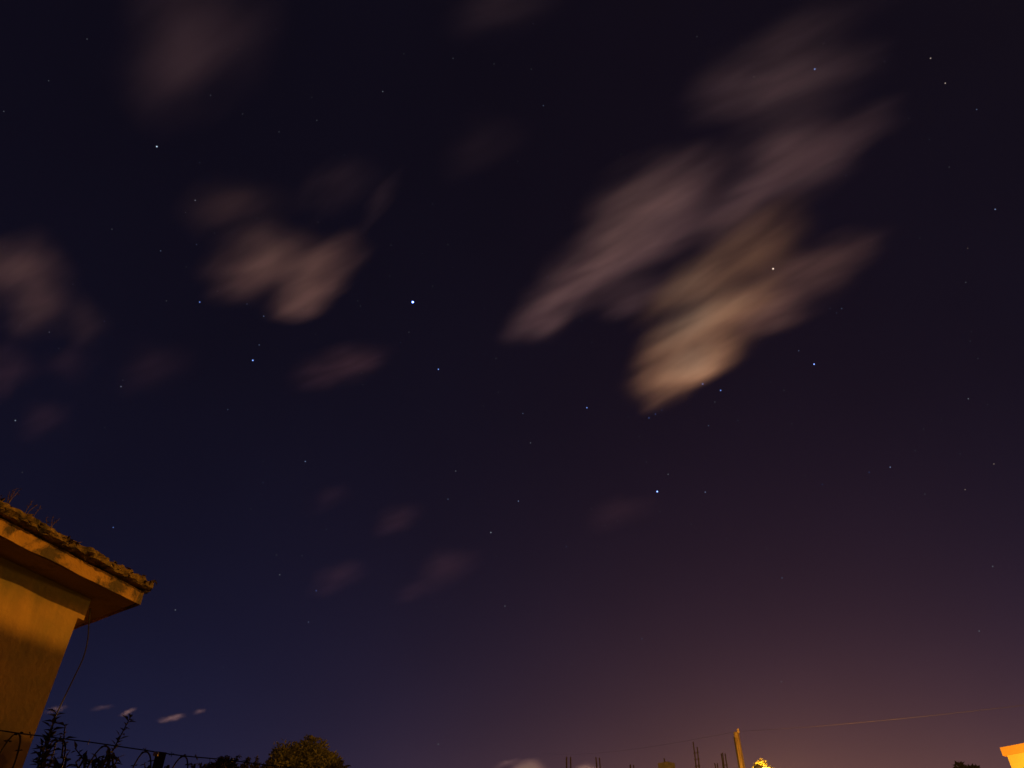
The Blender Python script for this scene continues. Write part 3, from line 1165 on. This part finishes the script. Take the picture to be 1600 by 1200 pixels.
cloud('cloud', 'tan cloud with a sharp lower right edge left of the brightest star', 'cloud', [
    (360, 425, 440, 385, 96, .17), (390, 430, 480, 385, 84, .12), (435, 480, 545, 385, 66, .29), (440, 484, 500, 450, 56, .13), (315, 340, 405, 315, 84, .045)], group=G_CL, tint=TAN)
cloud('cloud', 'faint thin streak above the tan left cloud', 'cloud', [
    (560, 360, 628, 268, 26, .035), (480, 310, 570, 270, 76, .035)], group=G_CL, tint=MAUV)
cloud('cloud', 'brown cloud at the left border of the photo', 'cloud', [
    (-15, 448, 60, 410, 86, .16), (42, 497, 85, 462, 66, .07), (120, 515, 148, 485, 52, .035)], group=G_CL, tint=TAN)
cloud('cloud', 'dim red patch of cloud under the brown left border cloud', 'cloud', [
    (-15, 598, 22, 560, 60, .035), (85, 580, 130, 550, 56, .014)], group=G_CL, tint=RED)
cloud('cloud', 'large faint violet cloud at the top left', 'cloud', [
    (235, 105, 325, -10, 132, .07), (280, 110, 400, 30, 112, .045), (250, 170, 320, 90, 94, .022)], group=G_CL, tint=MAUV)
cloud('cloud', 'faint cloud cut by the top edge near the middle', 'cloud', [
    (730, 25, 850, -10, 80, .045)], group=G_CL, tint=GREY)
cloud('cloud', 'very faint cloud in the gap above the long mauve streak', 'cloud', [
    (720, 250, 800, 205, 90, .016)], group=G_CL, tint=MAUV)
cloud('cloud', 'dim brown cloud below the brightest star', 'cloud', [
    (470, 590, 590, 550, 60, .05), (545, 585, 590, 555, 38, .03)], group=G_CL, tint=RED)
cloud('cloud', 'dim violet cloud left of the dim brown one', 'cloud', [
    (205, 590, 280, 555, 72, .015)], group=G_CL, tint=RED)
cloud('cloud', 'faint reddish cloud scrap high above the round tree', 'cloud', [
    (595, 825, 650, 797, 46, .022), (490, 790, 540, 768, 44, .010)], group=G_CL, tint=RED)
cloud('cloud', 'faint reddish cloud scrap lower left of two above the round tree', 'cloud', [
    (500, 915, 560, 890, 54, .020), (625, 930, 662, 915, 34, .010)], group=G_CL, tint=RED)
cloud('cloud', 'faint reddish cloud scrap lower right of two above the round tree', 'cloud', [
    (670, 900, 730, 870, 64, .020)], group=G_CL, tint=RED)
cloud('cloud', 'very faint reddish haze patch left of the bright blue star low at right', 'cloud', [
    (930, 812, 1010, 785, 56, .016)], group=G_CL, tint=RED)
cloud('cloud', 'tiny violet patch of cloud near the left border above the house', 'cloud', [
    (50, 668, 92, 638, 52, .016)], group=G_CL, tint=RED)
cloud('cloud', 'small bright bent wisp low between house and round tree', 'cloud', [
    (247, 1126, 270, 1123, 9, .13), (262, 1124, 287, 1117, 10, .2)], group=G_CL, tint=LOWT, squash=.6)
cloud('cloud', 'tiny wisp right of the bright bent wisp', 'cloud', [
    (304, 1114, 320, 1109, 8, .09)], group=G_CL, tint=LOWT, squash=.6)
cloud('cloud', 'thin wisp touching the top of the leaning weed', 'cloud', [
    (187, 1119, 213, 1106, 7, .15)], group=G_CL, tint=LOWT, squash=.6)
cloud('cloud', 'faint flat wisp left of the leaning weed top', 'cloud', [
    (140, 1109, 180, 1102, 8, .05)], group=G_CL, tint=LOWT, squash=.6)
cloud('cloud', 'faint wisp beside the house corner', 'cloud', [
    (72, 1112, 104, 1104, 10, .08)], group=G_CL, tint=LOWT, squash=.6)
cloud('cloud', 'small round pale cloud top on the horizon at the photo centre', 'cloud', [
    (814, 1214, 846, 1214, 34, 1.5)], group=G_CL, tint=LOWT, squash=.95, contrast=(.2, .8, .8, 1.2))
cloud('cloud', 'faint slanting wisp left of the pale round horizon cloud', 'cloud', [
    (770, 1198, 815, 1186, 11, .06)], group=G_CL, tint=LOWT, squash=.6)
cloud('cloud', 'small pale cloud beside the second starter bar bundle', 'cloud', [
    (905, 1207, 930, 1204, 20, .45)], group=G_CL, tint=LOWT, squash=.9)

# ------------------------------------------------------------------ stars
D_STAR = 24000.0
PXR = D_STAR / FPX                                      # one photo pixel at that distance
BLUE, WHITE, PALE, AMBER = (0.20, 0.36, 1.0), (0.72, 0.84, 1.0), (0.42, 0.58, 1.0), (1.0, 0.82, 0.70)
star_cache = {}


def star_mat(col, s):
    k = (col, s)
    if k not in star_cache:
        star_cache[k] = glow_mat('star_light', col, s)
    return star_cache[k]


def star_mesh(r):
    bm = bmesh.new()
    bmesh.ops.create_icosphere(bm, subdivisions=2, radius=r)
    me = bpy.data.meshes.new('star')
    bm.to_mesh(me)
    bm.free()
    return me


def star(x, y, mag, col, label):
    r = PXR * (0.52 + 0.085 * mag)
    if mag == 10:
        col = (0.12, 0.25, 1.0)
    s = {1: .10, 2: .18, 3: .36, 4: 1.15, 5: 2.2, 6: 4.2, 10: 16.0}[int(mag)]
    me = star_mesh(r)
    me.materials.append(star_mat(col, s))
    o = bpy.data.objects.new('star', me)
    o.location = ray(x, y) * D_STAR
    o.location.z += CAM_Z
    COL.objects.link(o)
    tag(o, label, 'star', 'stars in the night sky')


STARS = [
    (645, 472, 10, BLUE, 'brightest star, a large blue white point left of the middle'),
    (1027, 768, 6, BLUE, 'bright blue star alone in the lower right sky'),
    (395, 563, 5, BLUE, 'bright blue star below the tan left cloud'),
    (312, 472, 4, BLUE, 'blue star left of the tan left cloud'),
    (412, 494, 3, PALE, 'pale star just under the left end of the tan cloud'),
    (473, 484, 2, PALE, 'small pale star at the lower tip of the tan left cloud'),
    (405, 539, 2, PALE, 'small star just above the bright blue star under the tan cloud'),
    (386, 475, 2, PALE, 'dim star closest under the left end of the tan cloud'),
    (685, 577, 4, BLUE, 'blue star below and right of the brightest star'),
    (626, 535, 1, PALE, 'dim star straight below the brightest star'),
    (1273, 108, 4, BLUE, 'blue white star shining through the faint top right cloud'),
    (1454, 91, 3, AMBER, 'upper of two warm stars near the top right corner'),
    (1477, 130, 3, AMBER, 'lower of two warm stars near the top right corner'),
    (1526, 171, 2, PALE, 'dim star below the two warm top right stars'),
    (1208, 420, 5, AMBER, 'white star between the brightest cloud and its brown wing'),
    (1272, 569, 5, BLUE, 'blue star right of the brightest tan cloud'),
    (1248, 548, 2, PALE, 'dim star just above the blue star right of the tan cloud'),
    (1555, 327, 3, PALE, 'pale blue star near the right border'),
    (1512, 388, 1, AMBER, 'dim reddish star below the pale right border star'),
    (1315, 482, 2, PALE, 'brighter of a tiny trio below the brown cloud wing'),
    (1297, 482, 1, PALE, 'left one of a tiny trio below the brown cloud wing'),
    (1307, 489, 1, PALE, 'lowest of a tiny trio below the brown cloud wing'),
    (1098, 600, 4, BLUE, 'blue star on the lower right edge of the brightest cloud'),
    (1126, 610, 4, BLUE, 'blue star just off the lower right edge of the brightest cloud'),
    (1073, 588, 2, WHITE, 'faint star seen through the brightest cloud'),
    (1014, 653, 3, BLUE, 'lowest of three stars in line under the brightest cloud'),
    (1024, 647, 3, BLUE, 'middle of three stars in line under the brightest cloud'),
    (1034, 641, 2, BLUE, 'topmost of three stars in line under the brightest cloud'),
    (917, 637, 4, BLUE, 'blue star left of the three stars in line'),
    (817, 646, 2, PALE, 'dim star left of the blue star beside the three in line'),
    (829, 692, 2, WHITE, 'white star near the middle of the photo below the clouds'),
    (1107, 665, 2, PALE, 'dim star below the two blue stars at the cloud edge'),
    (1153, 657, 1, PALE, 'very dim star right of the one below the cloud edge'),
    (1044, 741, 2, WHITE, 'small white star just above the bright lower right blue star'),
    (1102, 769, 3, PALE, 'pale star level with and right of the bright lower blue star'),
    (810, 783, 3, PALE, 'pale star left of the bright lower blue star'),
    (885, 854, 2, PALE, 'dim star below the centre of the photo'),
    (767, 832, 3, WHITE, 'white star above and right of the reddish cloud scraps'),
    (712, 736, 2, WHITE, 'white star between the photo centre and the reddish scraps'),
    (700, 780, 2, PALE, 'dim star just above the upper reddish cloud scrap'),
    (477, 721, 3, PALE, 'pale blue star high above the round tree'),
    (411, 754, 1, PALE, 'very dim star left of the pale star high above the tree'),
    (437, 898, 2, WHITE, 'white star above the tree left of the reddish scraps'),
    (494, 923, 3, BLUE, 'blue star under the lower left reddish cloud scrap'),
    (482, 972, 2, PALE, 'dim star midway between the round tree and the blue star above it'),
    (274, 953, 2, WHITE, 'white star right of the mossy eave corner'),
    (177, 824, 3, BLUE, 'blue star just above the mossy roof'),
    (24, 657, 3, WHITE, 'white star at the left border above the house'),
    (189, 604, 3, WHITE, 'white star between the left border and the tan cloud'),
    (356, 640, 2, PALE, 'pale star below the bright blue star under the tan cloud'),
    (77, 519, 2, WHITE, 'white star under the brown left border cloud'),
    (32, 508, 1, PALE, 'dim star at the lower edge of the brown left border cloud'),
    (163, 502, 1, PALE, 'dim star right of the brown left border cloud'),
    (305, 313, 3, WHITE, 'white star above the left end of the tan cloud'),
    (307, 382, 2, PALE, 'dim star beside the left end of the tan cloud'),
    (251, 392, 2, PALE, 'dim star farther left of the tan cloud'),
    (245, 229, 4, WHITE, 'lone white star in the dark upper left sky'),
    (329, 149, 2, WHITE, 'small star below the faint violet top left cloud'),
    (312, 254, 1, PALE, 'dim star right of the lone upper left star'),
    (136, 61, 1, WHITE, 'very dim star near the top left corner'),
    (598, 143, 2, WHITE, 'dim white star alone in the dark top middle'),
    (495, 188, 1, WHITE, 'very dim star left of the top middle star'),
    (849, 165, 2, PALE, 'pale star under the cloud cut by the top edge'),
    (855, 433, 2, PALE, 'small star at the upper edge of the long mauve streak'),
    (906, 485, 2, PALE, 'dim star at the lower edge of the long mauve streak'),
    (1178, 120, 2, WHITE, 'dim star at the left edge of the top right cloud'),
    (1322, 274, 1, PALE, 'dim star at the right end of the dim grey cloud'),
    (1391, 730, 3, PALE, 'right one of a slanting row of three stars at right'),
    (1358, 738, 2, BLUE, 'middle one of a slanting row of three stars at right'),
    (1285, 757, 2, BLUE, 'left one of a slanting row of three stars at right'),
    (1513, 623, 2, WHITE, 'white star in the empty sky at right'),
    (1553, 725, 2, AMBER, 'upper of two dim warm stars near the right border'),
    (1508, 765, 2, AMBER, 'lower of two dim warm stars near the right border'),
    (1551, 885, 2, WHITE, 'dim star near the right border above the yellow house'),
    (1530, 986, 2, WHITE, 'dim star closest above the bright yellow house'),
    (1222, 903, 2, PALE, 'dim star high above the street lamp'),
    (1221, 1065, 2, WHITE, 'dim star closest above the street lamp'),
    (1003, 998, 2, PALE, 'dim star high above the unfinished roof'),
    (789, 947, 2, WHITE, 'white star low in the middle of the photo'),
    (685, 1163, 2, WHITE, 'tiny star low between the round tree and the pale horizon cloud'),
]
for st in STARS:
    star(*st)

# the countless specks that barely show
FAINT = """76 126 312 254 379 178 372 77 6 174 431 46 631 84 487 152 708 91 436 206 772 100 538 242 1089 57 1158 70 1076 173 1130 180 970 241 833 37
809 252 1188 202 830 108 1382 96 1452 218 1483 261 1298 260 1287 68 1339 235 1420 185 290 332 291 417 260 470 6 386 192 594 114 444 175 358 335 364
340 455 92 544 493 522 639 519 609 431 611 383 660 396 700 382 497 347 559 470 563 478 565 583 775 560 402 341 707 418 757 482 676 447 676 319 909 501
1001 515 963 498 925 535 1231 361 1437 372 1509 441 1516 533 1528 560 1204 596 1188 531 1361 376 1518 518 164 668 35 738 392 795 411 721 779 613 755 634
567 601 432 867 510 827 776 869 472 868 1010 722 999 682 924 795 945 821 1031 799 965 814 1080 819 1135 842 1198 857 982 651 1117 628 1225 610 1237 662
1258 743 1430 704 1443 670 1543 632 1471 655 1500 709 1445 772 521 1021 349 1043 682 948 842 942 893 1037"""
v = list(map(float, FAINT.split()))
bm = bmesh.new()
cf = ray(800, 500) * D_STAR
for x, y in zip(v[0::2], v[1::2]):
    bmesh.ops.create_icosphere(bm, subdivisions=1, radius=PXR * random.uniform(.5, .72), matrix=Matrix.Translation(ray(x, y) * D_STAR - cf))
me = bpy.data.meshes.new('faint_stars')
bm.to_mesh(me)
bm.free()
me.materials.append(glow_mat('faint_star_light', (.70, .80, 1.0), .085))
o = bpy.data.objects.new('faint_stars', me)
o.location = cf
COL.objects.link(o)
tag(o, 'scattered specks of faint stars across the whole night sky', 'stars', None, 'stuff')
